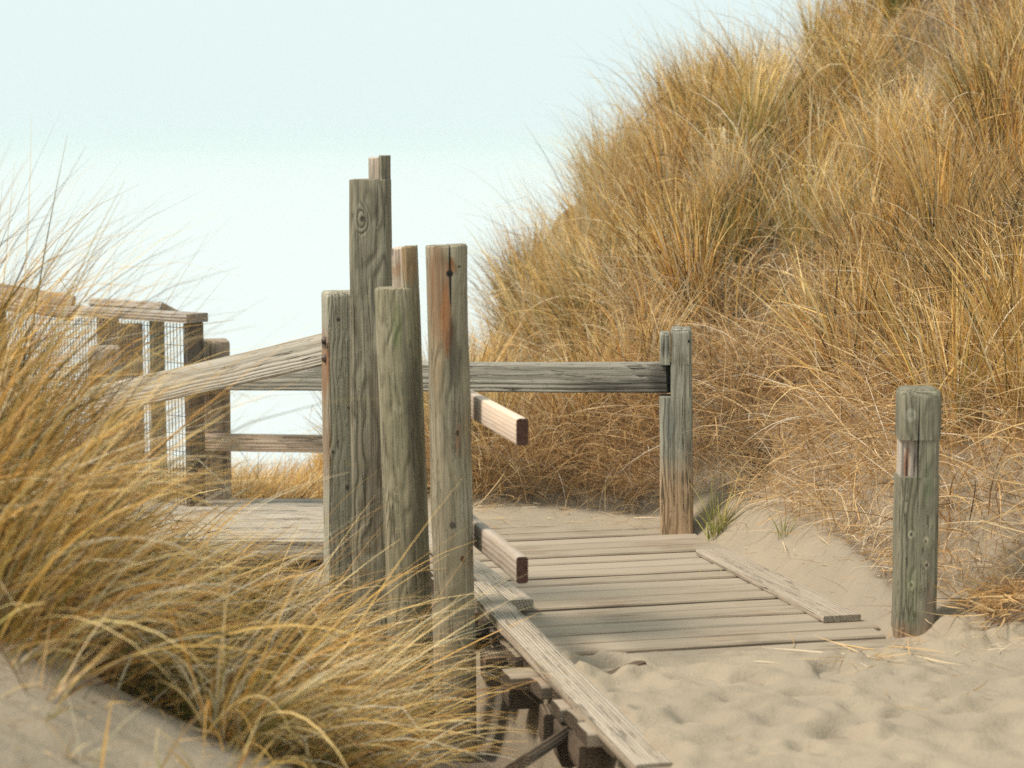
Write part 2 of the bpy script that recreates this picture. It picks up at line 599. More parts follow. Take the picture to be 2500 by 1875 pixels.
class Blades:
    """Collects grass blades (thin tapering ribbons) and builds them as one mesh."""
    def __init__(s):
        s.co, s.idx, s.rnd, s.al, s.gr, s.n = [], [], [], [], [], 0

    def add(s, P, az, th0, bend, L, W, rnd, green, seg=6, twist=None, bendpow=1.0, side=None, kink=None):
        N = len(P)
        if N == 0: return
        t = np.linspace(0, 1, seg + 1)[None, :]
        th = th0[:, None] + bend[:, None] * t ** bendpow
        if kink is not None: th = th + kink[0][:, None] * (t > kink[1][:, None])
        azt = az[:, None] + (side[:, None] * t if side is not None else 0)
        st = (L / seg)[:, None]
        dh = np.sin(th) * st; dz = np.cos(th) * st
        dxy = np.stack([np.cos(azt) * dh, np.sin(azt) * dh, dz], 2)
        pts = np.concatenate([np.zeros((N, 1, 3)), np.cumsum(dxy[:, :-1], 1)], 1) + P[:, None, :]
        tan = dxy / np.maximum(np.linalg.norm(dxy, axis=2, keepdims=True), 1e-9)
        perp = np.stack([-np.sin(azt) * np.ones_like(th), np.cos(azt) * np.ones_like(th), np.zeros_like(th)], 2)
        nor = np.cross(tan, perp)
        ro = rng.uniform(-1.2, 1.2, N)[:, None, None] if twist is None else twist[:, None, None]
        wd = perp * np.cos(ro) + nor * np.sin(ro)
        w = W[:, None] * np.clip(1.0 - t ** 2.2, .12, 1) * np.clip(.55 + t * 3, 0, 1) * .5
        a = pts - wd * w[:, :, None]; b = pts + wd * w[:, :, None]
        v = np.stack([a, b], 2).reshape(N * (seg + 1) * 2, 3)
        base = s.n + np.arange(N)[:, None] * (seg + 1) * 2 + np.arange(seg)[None, :] * 2
        q = np.stack([base, base + 1, base + 3, base + 2], 2).reshape(-1, 4)
        s.co.append(v); s.idx.append(q); s.n += len(v)
        s.rnd.append(np.repeat(rnd, (seg + 1) * 2)); s.gr.append(np.repeat(green, (seg + 1) * 2))
        s.al.append(np.tile(np.repeat(t[0], 2), N))

    def build(s, name, mat, origin=(0, 0, 0), parent=None):
        co = np.concatenate(s.co) - np.array(origin); q = np.concatenate(s.idx).astype(np.int32)
        me = bpy.data.meshes.new(name)
        me.vertices.add(len(co)); me.vertices.foreach_set('co', co.astype(np.float32).ravel())
        me.loops.add(q.size); me.loops.foreach_set('vertex_index', q.ravel())
        me.polygons.add(len(q))
        me.polygons.foreach_set('loop_start', np.arange(0, q.size, 4, dtype=np.int32))
        me.polygons.foreach_set('use_smooth', np.ones(len(q), dtype=bool))
        me.update(calc_edges=True)
        for nm, arr in (('rnd', s.rnd), ('along', s.al), ('green', s.gr)):
            a = me.attributes.new(nm, 'FLOAT', 'POINT')
            a.data.foreach_set('value', np.concatenate(arr).astype(np.float32))
        return link(name, me, mat, parent, origin)


def ground(P2):
    return np.concatenate([P2, height(P2[:, 0], P2[:, 1])[:, None]], 1)


def tufts(B, centres, per, rad, length, width, lean=.30, bend=.7, wind=None, wind_amt=0.0, green=None, tone=None, seg=6, sink=.02, fan=.0):
    """Tussocks: blades leave each centre in a loose fan, arching over."""
    K = len(centres)
    if K == 0: return
    per = np.asarray(per if np.ndim(per) else np.full(K, per), int)
    ci = np.repeat(np.arange(K), per); N = len(ci)
    ang = rng.uniform(0, 2 * np.pi, N); rr = np.sqrt(rng.uniform(0, 1, N)) * (rad * rng.uniform(.6, 1.4, K))[ci]
    off = np.stack([np.cos(ang) * rr, np.sin(ang) * rr], 1)
    P = ground(centres[ci] + off); P[:, 2] -= sink
    az = ang + rng.normal(0, .7, N)
    th0 = np.abs(rng.normal(0, lean, N)) + .25 * rr / rad * lean + fan * (rr / rad) ** 1.5
    bd = np.abs(rng.normal(bend, bend * .55, N))
    if wind is not None:
        wa = np.asarray(wind)[ci] if np.ndim(wind) else np.full(N, wind)
        vx = np.cos(az) * np.sin(th0) + np.cos(wa) * wind_amt * rng.uniform(.5, 1.3, N)
        vy = np.sin(az) * np.sin(th0) + np.sin(wa) * wind_amt * rng.uniform(.5, 1.3, N)
        az = np.arctan2(vy, vx); th0 = np.arctan(np.hypot(vx, vy))
    hs = rng.uniform(.75, 1.2, K)[ci]
    L = length * hs * rng.uniform(.45, 1.12, N)
    W = width * np.clip(rng.lognormal(-.05, .38, N), .4, 2.2)
    tn = (rng.uniform(.2, .85, K) if tone is None else np.broadcast_to(tone, K))[ci] + rng.normal(0, .33, N)
    g0 = (rng.beta(.7, 2.0, K) if green is None else np.broadcast_to(green, K))[ci]
    gr = np.clip(g0 + rng.normal(0, .22, N), 0, 1) * (rng.uniform(0, 1, N) < .85)
    B.add(P, az, th0, bd, L, W, np.clip(tn, 0, .95), gr, seg, bendpow=1.3, side=rng.normal(0, .25, N),
          kink=((rng.uniform(0, 1, N) < .10) * rng.normal(.9, .5, N), rng.uniform(.3, .85, N)))


def in_view(x, y, z, mx=260, mt=260, mb=200):
    yy = np.maximum(y, .1)
    px = 1250 + F * x / yy; py = 350 + F * (EYE - z) / yy
    return (px > -mx) & (px < 2500 + mx) & (py > -mt) & (py < 1875 + mb)


def scatter(n, x0, x1, y0, y1, cond):
    P = np.stack([rng.uniform(x0, x1, n), rng.uniform(y0, y1, n)], 1)
    z = height(P[:, 0], P[:, 1])
    return P[in_view(P[:, 0], P[:, 1], z) & cond(P[:, 0], P[:, 1])]


# --- the dune on the right
dg = Blades()
cond = lambda x, y: (toe_dist(x, y) > .42 + .35 * fbm(x * 2, y * 2, 81) + .34 * ss(.55, .85, x) * (1 - ss(1.35, 1.6, x))) & (x > -.75)
# big tussocks: blades fountain out of a broad crown and share a tone
S = scatter(2400, -.8, 4.2, 7.5, 15.3, lambda x, y: cond(x, y) & (rng.uniform(-.02, .10, len(x)) - .12 * ss(1.3, 1.8, x) < hummock(x, y)))
keepS = []
for q in S:                                            # tussocks keep their distance from one another
    if all((q[0] - k[0]) ** 2 + (q[1] - k[1]) ** 2 > .25 ** 2 for k in keepS): keepS.append(q)
S = np.array(keepS)
big_t = np.clip(.70 - .26 * ss(1.3, 2.0, S[:, 0]) * (1 - ss(11, 13, S[:, 1])) + 1.1 * fbm(S[:, 0] * .9, S[:, 1] * .9, 61, 2) + rng.normal(0, .2, len(S)), .08, .98)
tufts(dg, S, rng.integers(150, 360, len(S)), .11, .62, .0062, lean=.14, bend=.42, fan=.34, tone=big_t, green=np.clip(rng.beta(1.1, .9, len(S)) * (.5 + .7 * ss(10.5, 13, S[:, 1])), 0, 1), wind=rng.uniform(0, 6.28, len(S)), wind_amt=.16)
C = scatter(520, -.8, 4.2, 7.5, 15.3, cond)
tufts(dg, C, 11, .09, .36, .0062, lean=.4, bend=.9, tone=rng.uniform(.0, .5, len(C)))
# looser arching blades
C = scatter(480, -.8, 4.2, 7.5, 15.3, cond)
tufts(dg, C, 16, .16, .60, .0054, lean=.55, bend=1.35, green=.08, tone=rng.uniform(.5, .98, len(C)))
# cover on the crest so that it shows no bare rim
C = scatter(420, -.7, 2.2, 11.8, 15.3, lambda x, y: toe_dist(x, y) > 2.0)
tufts(dg, C, 20, .12, .42, .0056, lean=.28, bend=.6, tone=rng.uniform(.35, .9, len(C)), green=rng.beta(1.0, 1.0, len(C)))
# wispy long seed stalks along the skyline
C = scatter(1500, -.9, 3.2, 11.5, 15.3, lambda x, y: (toe_dist(x, y) > 1.8) & (x > -.8))
tufts(dg, C, 4, .15, .80, .0034, lean=.32, bend=.75, wind=np.full(len(C), np.pi), wind_amt=.25, tone=.5, green=.2)
# dead blades hanging down the lower face
th0_ = Blades()
def thatch(B, n, x0, x1, y0, y1, smin, smax, L, W, tone):
    P = np.stack([rng.uniform(x0, x1, n), rng.uniform(y0, y1, n)], 1)
    s_ = toe_dist(P[:, 0], P[:, 1])
    P = P[(s_ > smin) & (s_ < smax) & (P[:, 0] > -.7)]
    P = P[(hummock(P[:, 0], P[:, 1]) > -.07) | (rng.uniform(0, 1, len(P)) < .25) | (toe_dist(P[:, 0], P[:, 1]) < .7)]
    e = .05
    hx = (height(P[:, 0] + e, P[:, 1]) - height(P[:, 0] - e, P[:, 1])); hy = (height(P[:, 0], P[:, 1] + e) - height(P[:, 0], P[:, 1] - e))
    P3 = ground(P); ok = in_view(P3[:, 0], P3[:, 1], P3[:, 2]); P3, hx, hy = P3[ok], hx[ok], hy[ok]
    N = len(P3)
    az = np.arctan2(-hy, -hx) + rng.normal(0, 1.15, N)
    P3[:, 2] += rng.uniform(0, .12, N)
    th0 = rng.normal(1.0, .5, N); bd = rng.uniform(-.1, 1.6, N)
    B.add(P3, az, th0, bd, L * rng.uniform(.4, 1.2, N), W * rng.uniform(.6, 1.3, N), np.clip(rng.normal(tone, .25, N), 0, 1), np.zeros(N), 6, side=rng.normal(0, .6, N))


thatch(th0_, 8000, -.7, 4, 7.5, 15, .25, 5, .46, .0054, .3)
tag(dg.build("dune_grass", M_GOLD), "golden and green dune grass covering the tall dune behind the fence", "dune grass", kind="stuff")

th = th0_
thatch(th, 30000, -.7, 3.4, 6.8, 13, .12, 1.5, .48, .0048, .6)
thatch(th, 36000, .5, 3.4, 6.4, 11.5, -.08, .75, .22, .0034, .62)
thatch(th, 30000, -.7, .8, 9.5, 13, .0, .6, .30, .0036, .4)
tag(th.build("hanging_straw", M_STRAW), "dead straw and fine roots hanging down the foot of the dune", "straw", kind="stuff")

rt = Blades()
n = 9000
P = np.stack([rng.uniform(.65, 1.35, n), rng.uniform(9.3, 11.2, n)], 1)
s_ = toe_dist(P[:, 0], P[:, 1])
P = P[(s_ > .10) & (s_ < .55) & (fbm(P[:, 0] * 4, P[:, 1] * 4, 77) > -.05)]
P3 = ground(P); P3[:, 2] += rng.uniform(0, .06, len(P3)); N = len(P3)
rt.add(P3, np.pi * 1.5 + rng.normal(-.3, .9, N), rng.normal(1.7, .5, N), rng.uniform(.0, 1.2, N), rng.uniform(.08, .26, N), rng.uniform(.002, .0045, N), np.clip(rng.normal(.12, .14, N), 0, 1), np.zeros(N), 5, side=rng.normal(0, .9, N))
tag(rt.build("exposed_roots", M_STRAW), "dark tangled roots in the undercut dune foot beside the notched post", "roots", kind="stuff")

# --- fine litter lying on the sand
lt = Blades()
n = 3200
P = np.stack([rng.uniform(-.2, 3, n), rng.uniform(6, 11, n)], 1)
s_ = toe_dist(P[:, 0], P[:, 1])
keep = (s_ < .1) & (rng.uniform(0, 1, n) < np.exp(np.minimum(s_ + .15, 0) * 2.6))
P3 = ground(P[keep]); P3[:, 2] += .006; N = len(P3)
lt.add(P3, rng.uniform(0, 6.28, N), rng.normal(1.5, .08, N), rng.normal(.05, .12, N), rng.uniform(.04, .22, N), rng.uniform(.002, .004, N), rng.uniform(.3, 1, N), np.zeros(N), 5, side=rng.normal(0, .9, N))
n = 260
P3 = ground(np.stack([rng.uniform(-1.5, -.3, n), rng.uniform(4.9, 6.1, n)], 1)); P3[:, 2] += .005
lt.add(P3, rng.uniform(0, 6.28, n), rng.normal(1.5, .1, n), rng.normal(.05, .15, n), rng.uniform(.02, .14, n), rng.uniform(.002, .004, n), rng.uniform(.0, .8, n), np.zeros(n), 5, side=rng.normal(0, .9, n))
tag(lt.build("straw_litter", M_STRAW), "loose dry stems scattered on the sand along the dune", "litter", kind="stuff")

# --- the bank on the left
bg = Blades()
def bank_ok(x, y):
    f = 5.65 + .5 * fbm(x * 2.2, y * 2.2, 91) + .65 * ss(-1.25, -1.05, x)
    a, b = ab(x, y)
    return (y > f) & (x < -.12 - .0 * y) & (b < -.22)
S = scatter(270, -3.0, -.1, 5.1, 8.9, lambda x, y: bank_ok(x, y) & (x < -.76))
tufts(bg, S, rng.integers(20, 72, len(S)), .12, .56, .0060, lean=.28, bend=.8, fan=.35, wind=rng.normal(-.1, .5, len(S)), wind_amt=1.25, tone=rng.uniform(.0, .62, len(S)), green=rng.beta(2.2, .8, len(S)))
C = scatter(80, -.8, -.45, 5.9, 7.4, lambda x, y: bank_ok(x, y))
tufts(bg, C, rng.integers(4, 13, len(C)), .07, .56, .0058, lean=.4, bend=.9, wind=rng.normal(-.1, .4, len(C)), wind_amt=.9)
# long loose blades thrown over by the wind, and dead stems lying through the tufts
C = scatter(280, -2.6, -.7, 5.4, 7.8, lambda x, y: bank_ok(x, y))
tufts(bg, C, 10, .10, .78, .0048, lean=.45, bend=1.0, wind=rng.normal(-.05, .3, len(C)), wind_amt=1.2, tone=rng.uniform(.3, .95, len(C)), green=.12, seg=8)
C = scatter(420, -2.6, -.65, 5.4, 8.2, lambda x, y: bank_ok(x, y))
tufts(bg, C, 9, .12, .40, .0050, lean=1.0, bend=.9, tone=.25, green=.0)
C = scatter(560, -2.3, -1.05, 5.3, 7.6, lambda x, y: bank_ok(x, y) & (x < -.220 * y))
tufts(bg, C, 12, .12, 1.02, .0042, lean=.26, bend=.75, wind=rng.normal(-.2, .4, len(C)), wind_amt=.45, tone=.3, green=.4)
C = scatter(80, -.95, -.5, 6.5, 7.7, lambda x, y: bank_ok(x, y))
tufts(bg, C, 6, .08, .82, .0044, lean=.35, bend=.85, wind=rng.normal(-.05, .25, len(C)), wind_amt=1.0, tone=rng.uniform(.3, .85, len(C)), green=.25, seg=8)
C = scatter(40, -1.4, -.5, 5.0, 5.8, lambda x, y: rng.uniform(0, 1, len(x)) < .5)
tufts(bg, C, 5, .05, .22, .0045, lean=.7, bend=.9, tone=.5, green=.5, wind=np.full(len(C), -.2), wind_amt=.6)
tag(bg.build("bank_grass", M_GOLD), "wind blown golden grass on the bank left of the posts", "bank grass", kind="stuff")

# --- grass beyond the lower boardwalk
fg = Blades()
C = scatter(700, -3.6, -.1, 11.8, 13.2, lambda x, y: y > 11.75)
tufts(fg, C, 45, .10, .34, .0052, lean=.3, bend=.7, wind=rng.normal(-.1, .5, len(C)), wind_amt=.35, tone=.72, green=.2)
tag(fg.build("far_grass", M_GOLD), "low pale gold grass behind the lower fence rail", "far grass", kind="stuff")


def plant(name, label, cat, x, y, fn, mat, group=None):
    B = Blades()
    fn(B, np.array([[x, y]]))
    o = B.build(name, mat, (x, y, gz(x, y)))
    return tag(o, label, cat, group)


plant("grass_tussock", "big windswept tussock in front, fanning right from bare sand", "grass tussock", -.78, 6.0,
      lambda B, c: (tufts(B, c, 105, .05, .80, .0062, lean=.42, bend=.9, wind=np.array([-.15]), wind_amt=.9, tone=.6, green=.5, seg=9),
                    tufts(B, c, 60, .06, .62, .0056, lean=.5, bend=1.3, wind=np.array([-.9]), wind_amt=.7, tone=.7, green=.0, seg=9)), M_GOLD)
p = at(1752, 1318, 9.92)
plant("grass_tuft", "bright green grass tuft beside the foot of the notched fence post", "grass tuft", p.x, p.y,
      lambda B, c: tufts(B, c, 80, .05, .30, .0042, lean=.3, bend=.7, tone=.6, green=.5), M_GREEN, "small green tufts by the boards")
p = at(1915, 1372, 9.35)
plant("grass_tuft", "thin green tuft on the sand between the two right posts", "grass tuft", p.x, p.y,
      lambda B, c: tufts(B, c, 26, .035, .2, .003, lean=.45, bend=.8, tone=.4, green=.7), M_GREEN, "small green tufts by the boards")
p = at(1742, 1402, 9.1)
plant("grass_tuft", "tiny green sprout growing through the planks by the edge board", "grass tuft", p.x, p.y,
      lambda B, c: tufts(B, c, 14, .03, .12, .003, lean=.5, bend=.8, tone=.4, green=.8), M_GREEN, "small green tufts by the boards")

def lay_stems(B, c, n, rad, L, W, tone, th=(1.35, .25), bend=(.2, .3), lift=.0):
    ang = rng.uniform(0, 6.28, n); rr = rad * np.sqrt(rng.uniform(0, 1, n))
    P = ground(c[0] + np.stack([np.cos(ang) * rr, np.sin(ang) * rr], 1))
    P[:, 2] += rng.uniform(0, 1, n) * lift + .004
    B.add(P, rng.uniform(0, 6.28, n), rng.normal(th[0], th[1], n), rng.normal(bend[0], bend[1], n), L * rng.uniform(.4, 1.2, n), W * rng.uniform(.7, 1.3, n),
          np.clip(rng.normal(tone, .2, n), 0, 1), np.zeros(n), 6, side=rng.normal(0, .5, n))


p = at(2460, 1520, 7.9)
plant("straw_heap", "heap of broken straw on the sand at the right edge below the dune", "straw heap", p.x, p.y,
      lambda B, c: lay_stems(B, c, 260, .17, .26, .0055, .5, lift=.10), M_STRAW)
p = at(2150, 1640, 7.5)
plant("straw_wisp", "flattened straw wisp on the sand in front of the mossy post", "straw", p.x, p.y,
      lambda B, c: lay_stems(B, c, 26, .16, .28, .0045, .6, (1.5, .06), (.05, .08)), M_STRAW)
p = at(100, 1590, 5.4)
plant("dead_stalks", "thick pale dead stalks sprouting from the sand at lower left", "dead grass", p.x, p.y,
      lambda B, c: tufts(B, c, 18, .06, .34, .0055, lean=.85, bend=.5, tone=.35, green=.0, wind=np.array([.4]), wind_amt=.5), M_STRAW)
p = Vector((1.98, 13.7, 0))
plant("grass_clump", "dark brown matted clump hanging over the crest of the dune", "grass clump", p.x, p.y,
      lambda B, c: (tufts(B, c, 520, .22, .42, .005, lean=.75, bend=1.1, wind=np.array([np.pi]), wind_amt=.5, tone=.08, green=.0),
                    tufts(B, c, 260, .22, .62, .0045, lean=.4, bend=.6, wind=np.array([np.pi]), wind_amt=.5, tone=.4, green=.6)), M_GOLD)

# ------------------------------------------------------------------ wood pieces
M_CUT = wood("cut_wood", (.78, .68, .58), (.58, .46, .36), (.68, .52, .40), seed=3, ring=.02, patch_amt=.6, spots=[(.0, -.02, 1.30, .02, .1, .03, (.4, .17, .04), .7)])
M_NEW = wood("new_rail_wood", (.76, .60, .47), (.60, .44, .32), (.72, .62, .53), 'X', 5, (.1, .05), .014, .5, crack=.1, grain=.10, speck=.03, bumpy=.2)
M_NEW_GREY = wood("weathered_rail_wood", (.50, .41, .33), (.26, .19, .13), (.5, .45, .4), 'X', 6, (.1, .05), .02, .5, crack=.3, grain=.4, bumpy=.35)
M_END = wood("end_grain_wood", (.17, .075, .05), (.09, .04, .028), (.14, .06, .042), 'X', 7, (0, 0), .006, .3)
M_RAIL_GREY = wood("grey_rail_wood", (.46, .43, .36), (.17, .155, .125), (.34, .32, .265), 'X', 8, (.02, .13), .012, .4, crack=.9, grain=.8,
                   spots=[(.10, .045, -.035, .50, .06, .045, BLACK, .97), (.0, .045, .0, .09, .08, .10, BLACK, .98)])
M_RAIL_LEFT = wood("pale_rail_wood", (.60, .55, .465), (.42, .37, .30), (.55, .49, .41), 'X', 9, (.03, .12), .007, .4, crack=.6, grain=.42, bumpy=.45)
M_RAIL_TAN = wood("tan_rail_wood", (.66, .51, .39), (.47, .35, .25), (.56, .43, .33), 'X', 10, (.03, .06), .012, .4, crack=.4, grain=.6)
M_FAR_POST = wood("brown_post_wood", (.46, .36, .27), (.27, .195, .135), (.5, .42, .33), 'Z', 12, patch_amt=.5)
M_PALE_POST = wood("pale_post_wood", (.52, .43, .36), (.36, .28, .22), (.55, .5, .45), 'Z', 13, patch_amt=.5)
M_DARK_POST = wood("dark_post_wood", (.13, .105, .085), (.06, .05, .04), (.19, .14, .10), 'Z', 14, patch_amt=.5)
M_GREEN_POST = wood("green_post_wood", (.30, .30, .22), (.17, .18, .12), (.36, .34, .27), 'Z', 15, patch_amt=.4)
M_CAP = wood("cap_rail_wood", (.46, .41, .36), (.28, .23, .19), (.52, .44, .36), 'X', 16, (.02, .1), .012, .5, crack=.6)
M_CAP_END = wood("cap_end_wood", (.24, .19, .14), (.11, .085, .06), (.2, .15, .1), 'X', 17, (0, 0), .006, .4)
s = NT("dark_iron")
nn, _ = s.noise(s.n('ShaderNodeTexCoord').outputs['Object'], 120, 3)
p_ = s.principled(s.mix(nn, (.03, .025, .022), (.10, .05, .03)), .55, s.bump(nn, .3, .002), .5)
M_IRON = s.m
s = NT("wire_steel")
nn, _ = s.noise(s.n('ShaderNodeTexCoord').outputs['Object'], 30, 3)
s.principled(s.mix(nn, (.05, .045, .04), (.10, .08, .06)), .6, None, .4)
M_WIRE = s.m

# --- post 4: the front round post carrying the two new rails
Y4 = 7.86
b4 = at(1109, 1300, Y4)
root4 = empty("railing", (b4.x, b4.y, -.45), "weathered post with dark knot hole and two new rails jutting over the boardwalk", "railing")
M_P4 = wood("mottled_post_wood", (.46, .40, .285), (.24, .20, .13), (.28, .245, .165), 'Z', 21, (.03, .12), .007, .75, crack=.3, grain=.6, wobble=.06, blotch=((.56, .52, .41), .5), speck=.6,
            spots=[(-.035, -.07, 1.24, .045, .09, .20, (.22, .10, .045), .9), (-.010, -.07, 1.14, .022, .08, .15, (.36, .12, .03), .95),
                   (-.045, -.07, 1.02, .03, .09, .2, (.30, .20, .11), .55), (.012, -.07, 1.02, .024, .09, .15, (.04, .036, .03), .9),
                   (.004, -.07, .83, .05, .09, .2, (.12, .115, .085), .5),
                   (.008, -.07, 1.32, .022, .09, .03, (.30, .11, .03), .85),
                   (.005, -.07, 1.30, .0045, .06, .13, BLACK, .97), (.004, -.075, 1.302, .013, .05, .013, BLACK, 1),
                   (.038, -.07, 1.325, .005, .06, .005, BLACK, .9), (.02, -.07, .72, .013, .06, .06, (.34, .16, .08), .75), (.02, -.075, .745, .006, .05, .012, BLACK, .8),
                   (-.005, -.07, .42, .011, .06, .014, (.07, .06, .05), .9), (.028, -.07, .30, .008, .05, .012, (.12, .05, .03), .9), (-.01, -.07, .16, .012, .06, .012, (.12, .11, .08), .8)])
bm = bmesh.new()
sweep(bm, rsq(.143, .143, .056, 7), -.75, 1.398, amp=.004, seed=2.2, chamfer=.006, skew=.03, rough_top=.006)
post4 = link("post", finish(bm, "post"), M_P4, root4, (b4.x, b4.y, 0), rot_to(6, -1.0, 0))
# two new 2x4 rails on its boardwalk side
for (py_post, py_end, mat, ym) in (((943 + 1020) / 2 + 12, 1055, M_NEW, 0), (1308, 1392, M_NEW_GREY, 1)):
    e = at(1275, py_end, 7.28)
    q = at(1125, py_post, 8.02)
    dirv = Vector((-.224, 1, 0)).normalized()
    beam("rail", e, e + dirv * .98, .089, .040, [mat, M_END], root4, 0, .009, .0008, 3.3 + ym, ends=1)

# --- post 3: leaning notched post
def notched(name, w, d, z_sh, z_top, cut_x, back_frac, mats, seed, rad, zb=-.75, top_skew=.0):
    """Post whose front left has been cut away above a shoulder, leaving a tongue behind on the right."""
    bm = bmesh.new()
    sweep(bm, rsq(w, d, rad, 5), zb, z_sh, amp=.0035, seed=seed, chamfer=.003, rough_top=.004)
    x0 = -w / 2 + cut_x[0] * w; x1 = -w / 2 + cut_x[1] * w
    i = .004
    yb = d / 2 - rad * .25
    ym = d / 2 - back_frac * d
    r = min(rad, .03)
    front = [(x1, -d / 2 + r * .3 + i), (w / 2 - r - i, -d / 2 + i), (w / 2 - .3 * r - i, -d / 2 + .3 * r + i), (w / 2 - i, -d / 2 + r + i), (w / 2 - i, yb), (x1, yb)]
    sweep(bm, front, z_sh - .0005, z_top, amp=.0025, seed=seed, chamfer=.004, bottom=False, rough_top=.006, skew=top_skew)
    sweep(bm, [(x0, ym), (x1 + .003, ym), (x1 + .003, yb - .003), (x0, yb - .003)], z_sh - .0006, z_top - .006, amp=.004, seed=seed + 4, chamfer=.006, bottom=False, mi=1, rough_top=.012)
    return finish(bm, name)


Y3 = 8.02
b3 = at(1000, 1300, Y3)
M_P3 = wood("olive_post_wood", (.45, .40, .28), (.25, .215, .135), (.27, .255, .16), 'Z', 23, (.02, .13), .007, .7, crack=.3, grain=.6, wobble=.06, blotch=((.17, .155, .10), .5),
            spots=[(.055, -.07, 1.33, .04, .09, .09, (.40, .19, .07), .65), (.005, -.07, 1.10, .022, .09, .09, (.15, .19, .07), .7),
                   (.045, -.07, .88, .035, .1, .16, (.07, .062, .045), .8), (.05, -.07, .62, .03, .1, .35, (.075, .06, .045), .75),
                   (.025, -.07, .95, .012, .1, .3, (.10, .10, .07), .6), (.035, -.07, .3, .03, .09, .2, (.11, .085, .06), .6)])
post3 = link("fence_post", notched("fence_post", .156, .15, 1.24, 1.386, (.40, .68), .5, None, 5.1, .045), [M_P3, M_CUT], None, (b3.x, b3.y, 0), rot_to(-3, -1.9, 0))
tag(post3, "leaning olive post with a stepped top and rust streaked tongue", "post", "old posts beside the boardwalk")

# --- post 2: the tallest post
Y2 = 8.45
b2 = at(910, 1300, Y2)
M_P2 = wood("tall_post_wood", (.45, .405, .30), (.18, .155, .105), (.31, .275, .20), 'Z', 25, (.0, .13), .0075, .4, crack=.5, grain=.95, streaky=.7, wobble=.06, knots=[(-.02, 1.47, .011)],
            spots=[(-.02, -.07, 1.47, .010, .06, .012, (.05, .04, .03), .9), (-.02, -.07, 1.45, .035, .08, .03, (.16, .14, .09), .5),
                   (.03, -.07, 1.53, .018, .08, .08, (.12, .115, .09), .55), (.045, -.07, 1.04, .006, .06, .008, (.10, .03, .02), .9),
                   (.012, -.07, 1.25, .012, .08, .25, (.13, .12, .09), .55), (.03, -.07, .85, .04, .1, .14, (.13, .09, .06), .6), (.03, -.07, .5, .05, .1, .3, (.10, .065, .045), .65)])
post2 = link("fence_post", notched("fence_post", .144, .144, 1.617, 1.705, (.45, .78), .5, None, 8.3, .014), [M_P2, M_CUT], None, (b2.x, b2.y, 0), rot_to(-4, 0, 0))
tag(post2, "tallest grey post with swirling grain round a knot and a notched top", "post", "old posts beside the boardwalk")

# --- post 1 with the sloping handrail and the pale post it runs down to
Y1 = 8.66
b1 = at(839, 1300, Y1)
root1 = empty("ramp_railing", (b1.x, b1.y, -.4), "chamfered post with rust streaks and bolts, its handrail sloping down left", "railing")
M_P1 = wood("chamfered_post_wood", (.53, .49, .38), (.33, .30, .22), (.42, .40, .29), 'Z', 27, (.03, .11), .007, .55, crack=.2, grain=.28, wobble=.05, speck=.2,
            spots=[(-.068, .0, .90, .018, .12, .16, (.26, .085, .02), .95), (-.066, .0, .62, .014, .12, .25, (.24, .11, .05), .8), (-.068, .0, .98, .008, .1, .02, BLACK, .6),
                   (-.025, -.07, 1.08, .007, .05, .008, (.06, .06, .05), .95), (.045, -.07, 1.14, .003, .05, .004, BLACK, .9), (.02, -.07, 1.0, .0025, .05, .004, BLACK, .9),
                   (.012, -.07, .74, .006, .05, .006, (.08, .07, .06), .9), (-.05, -.07, .57, .006, .05, .009, (.08, .08, .06), .9), (-.03, -.07, .60, .003, .05, .02, BLACK, .8),
                   (.005, -.07, .43, .008, .05, .012, (.09, .07, .06), .9), (.012, -.07, .95, .0018, .05, .3, (.07, .06, .05), .8), (.02, -.07, .80, .03, .09, .1, (.30, .24, .13), .5)])
bm = bmesh.new()
sweep(bm, rsq(.142, .142, .012, 4), -.7, 1.186, amp=.003, seed=11.0, chamfer=.016, ch_h=.020, rough_top=.004)
post1 = link("post", finish(bm, "post"), M_P1, root1, (b1.x, b1.y, 0), rot_to(13, 0, 0))
for zz in (.998, .93):
    bo = link("bolt", bolt_mesh(.016), M_IRON, None, (0, 0, 0))
    bo.parent = post1
    bo.location = (-.0715, -.045, zz)
    bo.rotation_euler = (0, 0, R(-90))
    bo.rotation_euler = (0, 0, -math.pi / 2)
pr0 = at(815, 846, 8.72); pr1 = at(235, 978, 9.52)
beam("handrail", pr0, pr1, .122, .042, [M_RAIL_LEFT, M_CAP_END], root1, 0, .005, .0012, 21.0, sag=-.004)
bB = at(263, 1300, 9.60)
bm = bmesh.new()
sweep(bm, rsq(.138, .138, .012, 4), -.6, .888, amp=.003, seed=14.0, chamfer=.022, ch_h=.024)
link("post", finish(bm, "post"), M_PALE_POST, root1, (bB.x, bB.y, 0), rot_to(10, 0, 0))

# --- the cross fence: notched right post, far chamfered post, two rails
bR = at(1652, 1290, 10.10)
rootF = empty("rail_fence", (bR.x, bR.y, gz(bR.x, bR.y)), "grey rail fence crossing behind the boardwalk to a split topped notched post", "fence")
M_PR = wood("scoured_post_wood", (.46, .44, .355), (.19, .18, .135), (.33, .32, .255), 'Z', 31, (.03, .12), .008, .5, crack=.8, grain=.75,
            spots=[(-.04, -.07, .86, .03, .09, .06, (.10, .095, .08), .7), (-.05, -.07, .70, .03, .1, .075, BLACK, .95), (.06, -.07, .87, .006, .06, .008, BLACK, .9),
                   (-.03, -.07, .52, .025, .09, .12, (.10, .12, .12), .6), (.05, -.07, .35, .012, .09, .1, (.12, .07, .04), .6), (-.04, -.07, .02, .04, .1, .03, (.06, .03, .02), .8)],
            lower=(.18, .40, (.42, .28, .165), .9))
bm = bmesh.new()
w = .146
sweep(bm, rsq(w, w, .014, 4), -.35, .618, amp=.0045, seed=31.0, bottom=True)
